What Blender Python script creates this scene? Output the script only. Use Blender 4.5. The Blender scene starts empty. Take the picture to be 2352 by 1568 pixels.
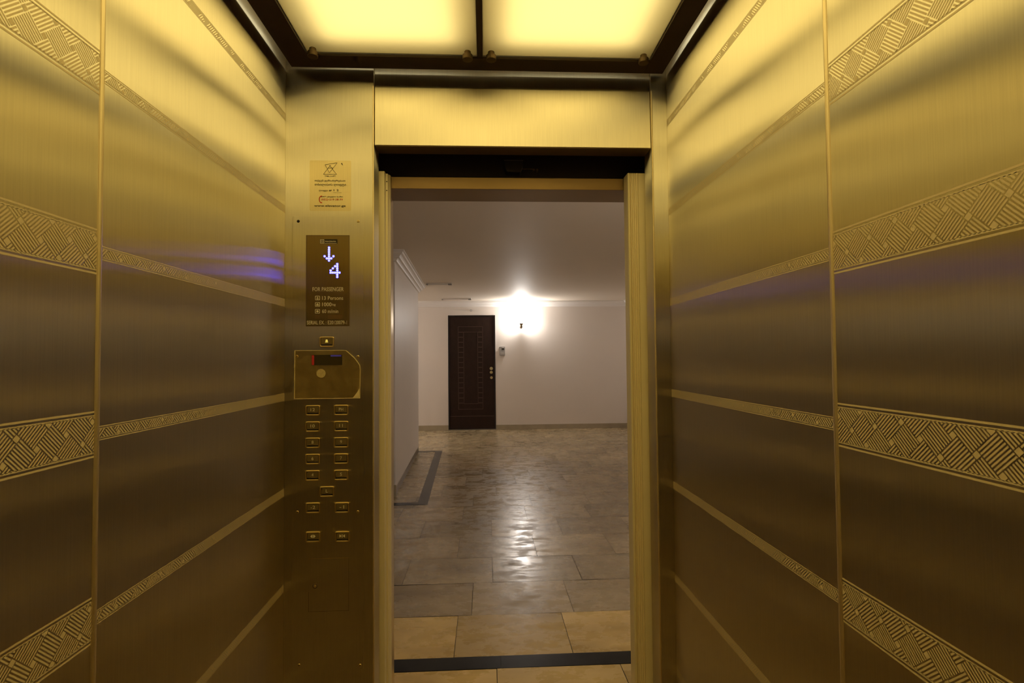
import bpy, bmesh, math, random
from mathutils import Vector, Matrix
random.seed(7)
PI = math.pi
S = bpy.context.scene
COL = S.collection

# ------------------------------------------------------------------ camera
cam_d = bpy.data.cameras.new('camera'); cam = bpy.data.objects.new('camera', cam_d); COL.objects.link(cam)
cam_d.sensor_fit = 'HORIZONTAL'; cam_d.sensor_width = 36.0
cam_d.lens = 36.0 * 1207.4 / 2352.0
cam_d.clip_start = 0.02; cam_d.clip_end = 60
yaw, pit, rol = 0.0502718, 0.0302373, 0.0086572       # to the right, up, roll
M3 = Matrix.Rotation(-yaw, 3, 'Z') @ Matrix.Rotation(pit, 3, 'X')
rgt = M3 @ Vector((math.cos(rol), 0, -math.sin(rol)))
upv = M3 @ Vector((math.sin(rol), 0, math.cos(rol)))
bck = -(M3 @ Vector((0, 1, 0)))
cam.matrix_world = Matrix(((rgt.x, upv.x, bck.x, 0), (rgt.y, upv.y, bck.y, 0), (rgt.z, upv.z, bck.z, 1.4), (0, 0, 0, 1)))
S.camera = cam

# ------------------------------------------------------------------ world, exposure
w = bpy.data.worlds.new('world'); S.world = w; w.use_nodes = True
w.node_tree.nodes['Background'].inputs[0].default_value = (0.02, 0.018, 0.015, 1)
w.node_tree.nodes['Background'].inputs[1].default_value = 0.2
S.view_settings.view_transform = 'Standard'; S.view_settings.look = 'None'
S.view_settings.gamma = 1; S.view_settings.exposure = 0.0
S.view_settings.use_curve_mapping = False
S.cycles.max_bounces = 14; S.cycles.glossy_bounces = 10; S.cycles.diffuse_bounces = 6
S.cycles.transmission_bounces = 6; S.cycles.use_denoising = True
S.cycles.sample_clamp_indirect = 4.0; S.cycles.use_adaptive_sampling = False
CAB_LIGHT = 2.75        # luminous sheet behind the cabin's frosted panels
SCONCE = 225.0          # frosted glass bulb of the wall sconce
LED = 20.0

# ------------------------------------------------------------------ materials
def nt(name):
    m = bpy.data.materials.new(name); m.use_nodes = True
    n = m.node_tree; n.nodes.clear()
    out = n.nodes.new('ShaderNodeOutputMaterial')
    return m, n, out
def lk(n, a, b): n.links.new(a, b)
def sock(node, name): return node.inputs[name]

def brushed(name, col, alpha=0.33, an=0.865, T=(0, 0, 1), streak=(60, 60, 1.2), wave=0.0011, dirt=0.055):
    m, n, out = nt(name)
    g = n.nodes.new('ShaderNodeBsdfAnisotropic'); g.distribution = 'BECKMANN'
    tc = n.nodes.new('ShaderNodeTexCoord')
    mp = n.nodes.new('ShaderNodeMapping'); mp.inputs['Scale'].default_value = streak
    lk(n, tc.outputs['Object'], mp.inputs['Vector'])
    ns = n.nodes.new('ShaderNodeTexNoise'); ns.inputs['Scale'].default_value = 6; ns.inputs['Detail'].default_value = 5
    lk(n, mp.outputs[0], ns.inputs['Vector'])
    big = n.nodes.new('ShaderNodeTexNoise'); big.inputs['Scale'].default_value = 3.0; big.inputs['Detail'].default_value = 3
    lk(n, tc.outputs['Object'], big.inputs['Vector'])
    # colour: gold, whiter towards grazing, faint streaks from the brushing
    mr = n.nodes.new('ShaderNodeMapRange'); mr.inputs['From Min'].default_value = 0.3; mr.inputs['From Max'].default_value = 0.7
    mr.inputs['To Min'].default_value = 1 - dirt; mr.inputs['To Max'].default_value = 1.0 + dirt * 0.4
    lk(n, ns.outputs['Fac'], mr.inputs['Value'])
    vm = n.nodes.new('ShaderNodeVectorMath'); vm.operation = 'SCALE'; vm.inputs[0].default_value = col
    lk(n, mr.outputs[0], vm.inputs['Scale'])
    lw = n.nodes.new('ShaderNodeLayerWeight'); lw.inputs['Blend'].default_value = 0.5
    pw = n.nodes.new('ShaderNodeMath'); pw.operation = 'POWER'; pw.inputs[1].default_value = 4.0
    lk(n, lw.outputs['Facing'], pw.inputs[0])
    mx = n.nodes.new('ShaderNodeMix'); mx.data_type = 'RGBA'
    lk(n, pw.outputs[0], mx.inputs[0]); lk(n, vm.outputs[0], mx.inputs[6]); mx.inputs[7].default_value = (0.96, 0.92, 0.82, 1)
    lk(n, mx.outputs[2], g.inputs['Color'])
    mr2 = n.nodes.new('ShaderNodeMapRange'); mr2.inputs['To Min'].default_value = alpha * 0.94; mr2.inputs['To Max'].default_value = alpha * 1.1
    lk(n, big.outputs['Fac'], mr2.inputs['Value']); lk(n, mr2.outputs[0], g.inputs['Roughness'])
    g.inputs['Anisotropy'].default_value = an
    cx = n.nodes.new('ShaderNodeCombineXYZ')
    for i in range(3): cx.inputs[i].default_value = T[i]
    lk(n, cx.outputs[0], g.inputs['Tangent'])
    if wave:
        bp = n.nodes.new('ShaderNodeBump'); bp.inputs['Strength'].default_value = 1.0; bp.inputs['Distance'].default_value = wave
        m2 = n.nodes.new('ShaderNodeMapping'); m2.inputs['Scale'].default_value = (0.5, 0.5, 2.4); lk(n, tc.outputs['Object'], m2.inputs['Vector'])
        wv = n.nodes.new('ShaderNodeTexNoise'); wv.inputs['Scale'].default_value = 1.8; wv.inputs['Detail'].default_value = 1.5
        lk(n, m2.outputs[0], wv.inputs['Vector'])      # the sheet metal is slightly wavy
        lk(n, wv.outputs['Fac'], bp.inputs['Height']); lk(n, bp.outputs[0], g.inputs['Normal'])
    lk(n, g.outputs[0], out.inputs[0])
    return m

def simple(name, col, rough=0.5, metal=0.0, noise=0.0, nscale=20, spec=0.5, emit=None, est=0, bump=0.0):
    m, n, out = nt(name)
    b = n.nodes.new('ShaderNodeBsdfPrincipled')
    b.inputs['Roughness'].default_value = rough; b.inputs['Metallic'].default_value = metal
    b.inputs['Specular IOR Level'].default_value = spec
    c4 = (col[0], col[1], col[2], 1)
    b.inputs['Base Color'].default_value = c4
    if noise or bump:
        tc = n.nodes.new('ShaderNodeTexCoord'); ns = n.nodes.new('ShaderNodeTexNoise')
        ns.inputs['Scale'].default_value = nscale; ns.inputs['Detail'].default_value = 5
        lk(n, tc.outputs['Object'], ns.inputs['Vector'])
        if noise:
            r = n.nodes.new('ShaderNodeMix'); r.data_type = 'RGBA'
            r.inputs[6].default_value = tuple(c * (1 - noise) for c in col) + (1,)
            r.inputs[7].default_value = tuple(min(1, c * (1 + noise)) for c in col) + (1,)
            lk(n, ns.outputs['Fac'], r.inputs[0]); lk(n, r.outputs[2], b.inputs['Base Color'])
        if bump:
            bp = n.nodes.new('ShaderNodeBump'); bp.inputs['Distance'].default_value = bump
            lk(n, ns.outputs['Fac'], bp.inputs['Height']); lk(n, bp.outputs[0], b.inputs['Normal'])
    if emit:
        b.inputs['Emission Color'].default_value = tuple(emit) + (1,); b.inputs['Emission Strength'].default_value = est
    lk(n, b.outputs[0], out.inputs[0])
    return m

GOLD = (0.78, 0.727, 0.56)
M = {}
M['brass'] = brushed('brushed_brass', GOLD)
M['brass_flat'] = brushed('brushed_brass_flat', GOLD, T=(1, 0, 0))
M['brass_head'] = brushed('brushed_brass_header', (0.80, 0.74, 0.56), alpha=0.38, an=0.66, T=(0, 0, 1))
M['brass_edge'] = simple('polished_brass_edge', (0.80, 0.64, 0.30), rough=0.28, metal=1.0)
M['brass_bead'] = simple('satin_brass_bead', (0.86, 0.74, 0.47), rough=0.42, metal=1.0)
M['etch'] = simple('etched_matt_brass', (0.90, 0.765, 0.48), rough=0.5, metal=0.15, noise=0.06, nscale=300)
M['door_gold'] = simple('satin_gold_door_leaf', (0.92, 0.82, 0.55), rough=0.42, metal=0.2)
M['jamb'] = brushed('polished_gold_landing_jamb', (0.74, 0.60, 0.36), alpha=0.36, an=0.5)
M['steel'] = simple('grey_steel', (0.30, 0.27, 0.22), rough=0.4, metal=0.9)
M['bronze_dark'] = simple('dark_bronze_frame', (0.055, 0.032, 0.015), rough=0.45, spec=0.4, noise=0.1)
M['soffit'] = simple('brown_painted_steel', (0.15, 0.095, 0.042), rough=0.42, metal=0.2)
M['bronze_soffit'] = simple('bronze_steel_lining', (0.26, 0.175, 0.08), rough=0.38, metal=0.85)
M['shaft'] = simple('black_shaft_steel', (0.022, 0.018, 0.014), rough=0.6)
M['mech'] = simple('black_oily_mechanism', (0.04, 0.035, 0.03), rough=0.35, metal=0.3)
M['knob'] = simple('brown_metal_standoff', (0.19, 0.135, 0.075), rough=0.4, metal=0.8)
M['gold_print'] = simple('pale_gold_lettering', (0.95, 0.90, 0.68), rough=0.5, metal=0.0)
M['key_print'] = simple('pale_gold_engraving', (0.95, 0.88, 0.62), rough=0.55, metal=0.0)
M['black_print'] = simple('black_print', (0.03, 0.022, 0.01), rough=0.6)
M['red_print'] = simple('red_print', (0.72, 0.09, 0.02), rough=0.6)
M['glass_dark'] = brushed('smoked_display_window', (0.27, 0.20, 0.085), alpha=0.30, an=0.6)
M['key'] = simple('dull_brass_key', (0.24, 0.18, 0.08), rough=0.4, metal=0.5)
M['slot'] = simple('dark_slot', (0.02, 0.014, 0.006), rough=0.4)
M['red_lens'] = simple('red_lens', (0.45, 0.03, 0.02), rough=0.2, emit=(0.6, 0.04, 0.02), est=0.08)
M['led'] = simple('blue_white_led', (0.4, 0.4, 0.9), rough=0.4, emit=(0.034, 0.036, 1.0), est=LED)
M['led_bell'] = simple('yellow_backlit_bell', (0.8, 0.7, 0.2), rough=0.4, emit=(0.8, 0.62, 0.12), est=0.6)
M['plaster'] = simple('cream_painted_plaster', (0.76, 0.695, 0.635), rough=0.45, noise=0.03, nscale=2.0, bump=0.0006, spec=0.35)
M['ceil'] = simple('satin_painted_ceiling', (0.78, 0.70, 0.60), rough=0.60, noise=0.03, nscale=1.3, bump=0.0012, spec=0.5)
M['crown'] = simple('white_crown_plaster', (0.80, 0.76, 0.72), rough=0.5)
M['skirt'] = simple('brown_stone_skirting', (0.37, 0.31, 0.21), rough=0.35, noise=0.2, nscale=8)
M['wood'] = simple('dark_brown_wood', (0.022, 0.011, 0.007), rough=0.45, noise=0.3, nscale=14, spec=0.15)
M['wood_rib'] = simple('dark_brown_wood_relief', (0.085, 0.045, 0.028), rough=0.4)
M['door_frame'] = simple('black_brown_steel_frame', (0.025, 0.018, 0.014), rough=0.3, metal=0.3)
M['brass_lock'] = simple('brass_lock', (0.65, 0.55, 0.28), rough=0.3, metal=1.0)
M['white_plastic'] = simple('white_plastic', (0.80, 0.76, 0.70), rough=0.45)
M['grey_plastic'] = simple('grey_plastic', (0.30, 0.28, 0.26), rough=0.4)
M['sconce_metal'] = simple('aged_brass', (0.25, 0.20, 0.13), rough=0.4, metal=0.9)
M['cab_floor'] = simple('brown_stone_cabin_floor', (0.21, 0.145, 0.075), rough=0.4, noise=0.15, nscale=40)
M['inlay'] = simple('black_marble_inlay', (0.014, 0.014, 0.013), rough=0.28, noise=0.7, nscale=14, spec=0.2)

def diffuser_mat():
    m, n, out = nt('frosted_acrylic')
    t = n.nodes.new('ShaderNodeBsdfTranslucent'); t.inputs[0].default_value = (0.88, 0.765, 0.46, 1)
    d = n.nodes.new('ShaderNodeBsdfDiffuse'); d.inputs[0].default_value = (0.75, 0.66, 0.42, 1)
    x = n.nodes.new('ShaderNodeMixShader'); x.inputs[0].default_value = 0.12
    lk(n, t.outputs[0], x.inputs[1]); lk(n, d.outputs[0], x.inputs[2]); lk(n, x.outputs[0], out.inputs[0])
    return m
M['diffuser'] = diffuser_mat()
def emit_mat(name, col, st):
    m, n, out = nt(name)
    e = n.nodes.new('ShaderNodeEmission'); e.inputs[0].default_value = tuple(col) + (1,); e.inputs[1].default_value = st
    lk(n, e.outputs[0], out.inputs[0]); return m
M['sheet'] = emit_mat('luminous_sheet', (1.0, 0.975, 0.86), CAB_LIGHT)
M['bulb'] = emit_mat('lit_frosted_glass', (1.0, 0.94, 0.88), SCONCE)

def tile_mat():
    m, n, out = nt('polished_stone_tiles')
    b = n.nodes.new('ShaderNodeBsdfPrincipled')
    tc = n.nodes.new('ShaderNodeTexCoord'); at = n.nodes.new('ShaderNodeAttribute'); at.attribute_name = 'tone'
    mp = n.nodes.new('ShaderNodeMapping'); mp.inputs['Scale'].default_value = (0.8, 1.5, 1.0)
    ad = n.nodes.new('ShaderNodeVectorMath'); ad.operation = 'MULTIPLY_ADD'
    lk(n, at.outputs['Fac'], ad.inputs[0]); ad.inputs[1].default_value = (9, 7, 3); lk(n, tc.outputs['Object'], ad.inputs[2])
    lk(n, ad.outputs[0], mp.inputs['Vector'])
    n1 = n.nodes.new('ShaderNodeTexNoise'); n1.inputs['Scale'].default_value = 2.6; n1.inputs['Detail'].default_value = 4; n1.inputs['Roughness'].default_value = 0.55
    n1.inputs['Distortion'].default_value = 0.25
    lk(n, mp.outputs[0], n1.inputs['Vector'])
    n2 = n.nodes.new('ShaderNodeTexNoise'); n2.inputs['Scale'].default_value = 8; n2.inputs['Detail'].default_value = 7; n2.inputs['Roughness'].default_value = 0.7
    lk(n, mp.outputs[0], n2.inputs['Vector'])
    cr = n.nodes.new('ShaderNodeValToRGB')
    cr.color_ramp.elements[0].position = 0.30; cr.color_ramp.elements[0].color = (0.265, 0.20, 0.110, 1)
    cr.color_ramp.elements[1].position = 0.72; cr.color_ramp.elements[1].color = (0.48, 0.385, 0.225, 1)
    e = cr.color_ramp.elements.new(0.5); e.color = (0.385, 0.30, 0.170, 1)
    lk(n, n1.outputs['Fac'], cr.inputs[0])
    vs = n.nodes.new('ShaderNodeVectorMath'); vs.operation = 'SCALE'
    mr = n.nodes.new('ShaderNodeMapRange'); mr.inputs['To Min'].default_value = 0.78; mr.inputs['To Max'].default_value = 1.15
    lk(n, at.outputs['Fac'], mr.inputs['Value'])
    lk(n, cr.outputs[0], vs.inputs[0]); lk(n, mr.outputs[0], vs.inputs['Scale'])
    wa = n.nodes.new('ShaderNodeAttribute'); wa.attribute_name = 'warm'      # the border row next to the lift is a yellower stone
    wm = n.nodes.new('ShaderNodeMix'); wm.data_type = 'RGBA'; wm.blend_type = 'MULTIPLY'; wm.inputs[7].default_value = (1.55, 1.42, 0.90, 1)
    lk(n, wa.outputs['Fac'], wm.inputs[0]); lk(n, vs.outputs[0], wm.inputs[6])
    lk(n, wm.outputs[2], b.inputs['Base Color'])
    rr = n.nodes.new('ShaderNodeMapRange'); rr.inputs['From Min'].default_value = 0.35; rr.inputs['From Max'].default_value = 0.65
    rr.inputs['To Min'].default_value = 0.10; rr.inputs['To Max'].default_value = 0.48
    lk(n, n2.outputs['Fac'], rr.inputs['Value']); lk(n, rr.outputs[0], b.inputs['Roughness'])
    bp = n.nodes.new('ShaderNodeBump'); bp.inputs['Distance'].default_value = 0.0006; bp.inputs['Strength'].default_value = 0.5
    lk(n, n2.outputs['Fac'], bp.inputs['Height']); lk(n, bp.outputs[0], b.inputs['Normal'])
    lk(n, b.outputs[0], out.inputs[0])
    return m
M['tile'] = tile_mat()
M['grout'] = simple('dark_grout', (0.075, 0.058, 0.040), rough=0.8)

# ------------------------------------------------------------------ helpers
def box(bm, x0, x1, y0, y1, z0, z1, mi=0):
    v = [bm.verts.new((x, y, z)) for x in (x0, x1) for y in (y0, y1) for z in (z0, z1)]
    for f in ((0, 1, 3, 2), (4, 6, 7, 5), (0, 4, 5, 1), (2, 3, 7, 6), (0, 2, 6, 4), (1, 5, 7, 3)):
        fc = bm.faces.new([v[i] for i in f]); fc.material_index = mi
def poly(bm, pts):
    return bm.faces.new([bm.verts.new(p) for p in pts])
def prism(bm, pts2, a0, a1, axis='z'):
    """extrude a 2D outline along an axis: z -> (x,y), y -> (x,z), x -> (y,z)"""
    def P(p, a):
        return (p[0], p[1], a) if axis == 'z' else (p[0], a, p[1]) if axis == 'y' else (a, p[0], p[1])
    A = [bm.verts.new(P(p, a0)) for p in pts2]; B = [bm.verts.new(P(p, a1)) for p in pts2]
    n = len(pts2)
    bm.faces.new(A); bm.faces.new(list(reversed(B)))
    for i in range(n): bm.faces.new((A[i], B[i], B[(i + 1) % n], A[(i + 1) % n]))
def rrect(x0, x1, z0, z1, r, n=4):
    pts = []
    for cx, cz, a in ((x1 - r, z1 - r, 0), (x0 + r, z1 - r, 90), (x0 + r, z0 + r, 180), (x1 - r, z0 + r, 270)):
        for k in range(n + 1):
            t = math.radians(a + 90 * k / n); pts.append((cx + r * math.cos(t), cz + r * math.sin(t)))
    return pts
def cyl(bm, c, r, h, axis='y', n=24, r2=None):
    r2 = r if r2 is None else r2
    A, B = [], []
    for k in range(n):
        t = 2 * PI * k / n; a, b = math.cos(t), math.sin(t)
        if axis == 'y': A.append(bm.verts.new((c[0] + r * a, c[1], c[2] + r * b))); B.append(bm.verts.new((c[0] + r2 * a, c[1] + h, c[2] + r2 * b)))
        elif axis == 'z': A.append(bm.verts.new((c[0] + r * a, c[1] + r * b, c[2]))); B.append(bm.verts.new((c[0] + r2 * a, c[1] + r2 * b, c[2] + h)))
        else: A.append(bm.verts.new((c[0], c[1] + r * a, c[2] + r * b))); B.append(bm.verts.new((c[0] + h, c[1] + r2 * a, c[2] + r2 * b)))
    bm.faces.new(A); bm.faces.new(list(reversed(B)))
    for k in range(n): bm.faces.new((A[k], A[(k + 1) % n], B[(k + 1) % n], B[k]))
def lathe(bm, c, prof, n=28):
    rings = []
    for r, z in prof:
        rings.append([bm.verts.new((c[0] + r * math.cos(2 * PI * k / n), c[1] + r * math.sin(2 * PI * k / n), c[2] + z)) for k in range(n)])
    for a, b in zip(rings, rings[1:]):
        for k in range(n): bm.faces.new((a[k], a[(k + 1) % n], b[(k + 1) % n], b[k]))
    bm.faces.new(list(reversed(rings[0]))); bm.faces.new(rings[-1])
def ring(bm, outer, inner, y0, y1):
    """rectangular/rounded frame in the xz plane between two outlines of equal point count, from y0 (front) to y1"""
    n = len(outer)
    of = [bm.verts.new((p[0], y0, p[1])) for p in outer]; inf = [bm.verts.new((p[0], y0, p[1])) for p in inner]
    ob = [bm.verts.new((p[0], y1, p[1])) for p in outer]; ib = [bm.verts.new((p[0], y1, p[1])) for p in inner]
    for i in range(n):
        j = (i + 1) % n
        bm.faces.new((of[i], of[j], inf[j], inf[i])); bm.faces.new((of[i], ob[i], ob[j], of[j]))
        bm.faces.new((inf[i], inf[j], ib[j], ib[i])); bm.faces.new((ob[i], ib[i], ib[j], ob[j]))

def obj(name, bm, mat, parent=None, bevel=0.0, smooth=False, loc=None):
    bmesh.ops.recalc_face_normals(bm, faces=bm.faces)
    me = bpy.data.meshes.new(name); bm.to_mesh(me); bm.free()
    for mm in (mat if isinstance(mat, (list, tuple)) else [mat]): me.materials.append(mm)
    o = bpy.data.objects.new(name, me); COL.objects.link(o)
    if parent is not None: o.parent = parent
    if loc is not None: o.location = loc
    if smooth:
        for p in me.polygons: p.use_smooth = True
    if bevel:
        b = o.modifiers.new('bevel', 'BEVEL'); b.width = bevel; b.segments = 2; b.limit_method = 'ANGLE'; b.angle_limit = math.radians(40)
    return o
def struct(name, bm, mat, **k):
    o = obj(name, bm, mat, **k)
    if k.get('parent') is None: o['kind'] = 'structure'
    return o
def thing(name, label, cat, loc, group=None):
    o = bpy.data.objects.new(name, None); COL.objects.link(o); o.location = loc
    o.empty_display_size = 0.05
    o['label'] = label; o['category'] = cat
    if group: o['group'] = group
    return o
def tag(o, label, cat, group=None):
    o['label'] = label; o['category'] = cat
    if group: o['group'] = group
    return o
def NB(): return bmesh.new()

def text_obj(name, s, x0, x1, z, h, y, mat, parent, depth=0.0004, fit=True, origin=None, bold=0.0):
    """flat lettering in the xz plane facing -y, centred between x0 and x1 at height z, cap height h"""
    cu = bpy.data.curves.new('t', 'FONT'); cu.body = s; cu.size = 1.0; cu.extrude = 0.0; cu.resolution_u = 3; cu.offset = bold
    cu.align_x = 'LEFT'
    to = bpy.data.objects.new('t', cu); COL.objects.link(to)
    dg = bpy.context.evaluated_depsgraph_get()
    me = bpy.data.meshes.new_from_object(to.evaluated_get(dg))
    bpy.data.objects.remove(to); bpy.data.curves.remove(cu)
    if not me.vertices: return None
    xs = [v.co.x for v in me.vertices]; ys = [v.co.y for v in me.vertices]
    mnx, mxx, mny, mxy = min(xs), max(xs), min(ys), max(ys)
    sy = h / (mxy - mny); sx = (x1 - x0) / (mxx - mnx) if fit else sy
    cx = (x0 + x1) / 2
    bm = NB(); bm.from_mesh(me); bpy.data.meshes.remove(me)
    for v in bm.verts:
        px, py = v.co.x, v.co.y
        v.co = Vector((cx + (px - (mnx + mxx) / 2) * sx, y, z + (py - (mny + mxy) / 2) * sy))
    r = bmesh.ops.extrude_face_region(bm, geom=bm.faces[:])
    for v in [g for g in r['geom'] if isinstance(g, bmesh.types.BMVert)]: v.co.y -= depth
    if origin is not None:
        for v in bm.verts: v.co -= Vector(origin)
    return obj(name, bm, mat, parent)

# ------------------------------------------------------------------ cabin dimensions
XL, XR, YF, YB = -0.674, 0.6445, 1.800, -0.32
ZC = 2.47
OL, OR = -0.3775, 0.5885            # door opening of the cabin front
HB = 2.131                         # header underside
SEAM = 0.949
BANDS = [2.222, 1.906, 1.590, 1.274, 0.958, 0.643, 0.327]

# ---- etched bands: basket weave of big squares with stripes and small square dots
def clip_poly(pts, u0, u1, v0, v1):
    for ax, lim, sg in ((0, u0, 1), (0, u1, -1), (1, v0, 1), (1, v1, -1)):
        res = []
        for i in range(len(pts)):
            a, b = pts[i - 1], pts[i]
            da, db = sg * (a[ax] - lim), sg * (b[ax] - lim)
            if (da >= 0) != (db >= 0):
                t = da / (da - db); res.append((a[0] + (b[0] - a[0]) * t, a[1] + (b[1] - a[1]) * t))
            if db >= 0: res.append(b)
        pts = res
        if len(pts) < 3: return []
    return pts
def etched_band(side, x, y0, y1, zc, height, scale, dot, line, parent, ns=8):
    """dot = (Y, dZ) of one small square; mirrored along Y on the right wall"""
    th = 0.0004; bm = NB(); inx = 1 if side < 0 else -1
    mir = 1 if side < 0 else -1
    z0, z1 = zc - height / 2, zc + height / 2
    def put(pts):
        if len(pts) >= 3: poly(bm, [(x + inx * th, p[0], p[1]) for p in pts])
    def rect(u0, u1, v0, v1): put([(u0, v0), (u1, v0), (u1, v1), (u0, v1)])
    rect(y0, y1, z1 - line, z1); rect(y0, y1, z0, z0 + line)
    i1, i0 = z1 - 2.1 * line, z0 + 2.1 * line
    rect(y0, y1, i1 - line * 0.8, i1); rect(y0, y1, i0, i0 + line * 0.8)
    ci0, ci1 = i0 + line * 0.5, i1 - line * 0.5
    p, q = 0.0393 * scale, 0.0098 * scale
    r2 = 2 ** 0.5
    def wc(a, b):      # rotated coordinates back to (Y, Z)
        yy = (a + b) / r2; zz = (a - b) / r2
        return (dot[0] + mir * yy, zc + dot[1] + zz)
    N = int((y1 - y0) / p) + 8
    gap = 0.0011 * min(1, scale * 1.1)
    for i in range(-N, N + 1):
        for j in range(-N, N + 1):
            a0, b0 = i * q + j * p, i * p - j * q
            c = wc(a0, b0)
            if c[0] < y0 - 3 * p or c[0] > y1 + 3 * p or abs(c[1] - zc) > height + 2 * p: continue
            d = q / 2 - gap * 0.5
            put(clip_poly([wc(a0 - d, b0 - d), wc(a0 + d, b0 - d), wc(a0 + d, b0 + d), wc(a0 - d, b0 + d)], y0, y1, ci0, ci1))
            A, B = a0 + q / 2, b0 - q / 2                # big square [A, A+p] x [B, B+p]
            for k in range(ns):
                t0 = (k + 0.24) * p / ns; t1 = (k + 0.76) * p / ns; e0, e1 = gap, p - gap
                if (i + j) % 2: qd = [wc(A + e0, B + t0), wc(A + e1, B + t0), wc(A + e1, B + t1), wc(A + e0, B + t1)]
                else: qd = [wc(A + t0, B + e0), wc(A + t1, B + e0), wc(A + t1, B + e1), wc(A + t0, B + e1)]
                put(clip_poly(qd, y0, y1, ci0, ci1))
    return obj('etched_band', bm, M['etch'], parent)

# ------------------------------------------------------------------ cabin side walls
def side_wall(name, side):
    x = XL if side < 0 else XR; o = -0.02 if side < 0 else 0.02
    bm = NB(); box(bm, min(x, x + o), max(x, x + o), YB, YF + 0.02, 0.0, ZC)
    wl = struct(name, bm, M['brass'])
    bm = NB(); sx = 1 if side < 0 else -1
    seam_y = SEAM if side < 0 else 0.942
    prof = [(x, seam_y - 0.0055)] + [(x + sx * 0.004 * math.sin(PI * k / 6), seam_y - 0.0055 * math.cos(PI * k / 6)) for k in range(1, 6)] + [(x, seam_y + 0.0055)]
    prism(bm, prof, 0.0, ZC, 'z'); obj('seam_bead', bm, M['brass_bead'], wl, smooth=False)
    dotw = (0.8279, -0.0061) if side < 0 else (0.8658, -0.0264)
    for z in BANDS:
        zz = z if side < 0 else z - 0.002
        etched_band(side, x, YB, seam_y - 0.0055, zz, 0.0797, 1.0, dotw, 0.0032, wl)
        etched_band(side, x, seam_y + 0.0055, YF, zz, 0.0250, 0.90, (seam_y + 0.055, -0.004), 0.0017, wl, ns=7)
    return wl
side_wall('wall_left', -1)
side_wall('wall_right', 1)

# cabin back wall, floor, ceiling
bm = NB(); box(bm, XL - 0.02, XR + 0.02, YB - 0.02, YB, 0, ZC); struct('wall_back', bm, M['brass'])
bm = NB(); box(bm, XL - 0.02, XR + 0.02, YB - 0.02, 1.86, -0.03, 0.0); struct('floor_cabin', bm, M['cab_floor'])
bm = NB(); box(bm, XL - 0.02, XR + 0.02, YB - 0.02, YF + 0.08, ZC, ZC + 0.02); struct('ceiling_cabin', bm, M['brass_flat'])
# sill between cabin and landing
bm = NB(); box(bm, -0.60, 0.80, 1.86, 1.955, -0.03, 0.0)
for k in range(3): box(bm, -0.60, 0.80, 1.872 + k * 0.026, 1.882 + k * 0.026, 0.0, 0.003)
box(bm, -0.60, 0.80, 1.975, 2.10, -0.03, 0.0); struct('trim_1', bm, M['steel'])

# ---- cabin front: left column (behind the control panel), right return, transom, header
FT = 0.085            # depth of the front return
bm = NB(); prism(bm, [(XL, YF), (OL, YF), (OL, YF + FT), (OL - 0.012, YF + FT), (OL - 0.012, YF + 0.012), (XL, YF + 0.012)], 0.0, ZC, 'z')
struct('wall_front_left', bm, M['brass'], bevel=0.0012)
bm = NB(); prism(bm, [(XR, YF), (OR, YF), (OR, YF + FT), (OR + 0.012, YF + FT), (OR + 0.012, YF + 0.012), (XR, YF + 0.012)], 0.0, ZC, 'z')
struct('wall_front_right', bm, M['brass'], bevel=0.0012)
bm = NB(); box(bm, OL + 0.001, OR - 0.001, YF + 0.012, YF + 0.024, 2.28, ZC); struct('wall_front_top', bm, M['brass'])
for (nm, xa, xb) in (('wall_front_left', OL - 0.0045, OL + 0.0006), ('wall_front_right', OR - 0.0006, OR + 0.0045)):
    bm = NB(); box(bm, xa, xb, YF - 0.0012, YF + 0.004, 0.0, 2.335); obj('edge_fold', bm, M['brass_bead'], bpy.data.objects[nm], bevel=0.001)
# header: face leans back towards its top, folded lip below
bm = NB(); prism(bm, [(YF + 0.001, HB), (YF + 0.075, HB), (YF + 0.075, HB + 0.015), (YF + 0.03, HB + 0.015), (YF + 0.034, 2.335), (YF + 0.005, 2.335)], OL + 0.003, OR - 0.003, 'x')
struct('wall_front_header', bm, [M['brass_head']], bevel=0.0012)
bm = NB(); box(bm, OL + 0.004, OR - 0.004, YF + 0.004, YF + FT - 0.012, HB - 0.0015, HB - 0.0005); struct('trim_2', bm, M['bronze_soffit'])

# ------------------------------------------------------------------ cabin ceiling light: dark frame with two frosted panels
FZ = 2.390
t = thing('ceiling_light', 'dark bronze framed ceiling light with two glowing frosted panels above the cabin', 'ceiling light', (0, 0.8, FZ))
fx0, fx1, fy0, fy1 = -0.650, 0.627, -0.26, 1.788
ix0, ix1, iy0, iy1 = -0.574, 0.559, -0.19, 1.716
def L(x, y, z): return (x, y - 0.8, z - FZ)
def lbox(bm, x0, x1, y0, y1, z0, z1): box(bm, x0, x1, y0 - 0.8, y1 - 0.8, z0 - FZ, z1 - FZ)
bm = NB()
lbox(bm, fx0, ix0, fy0, fy1, FZ, FZ + 0.008); lbox(bm, ix1, fx1, fy0, fy1, FZ, FZ + 0.008)
lbox(bm, ix0, ix1, iy1, fy1, FZ, FZ + 0.008); lbox(bm, ix0, ix1, fy0, iy0, FZ, FZ + 0.008)
obj('frame', bm, M['bronze_dark'], t, bevel=0.001)
bm = NB(); lbox(bm, -0.021, -0.003, iy0, iy1, FZ + 0.002, FZ + 0.030); obj('centre_bar', bm, M['bronze_dark'], t)
lip = simple('thin_bright_lip', (0.8, 0.68, 0.4), rough=0.35, metal=0.7)
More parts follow.
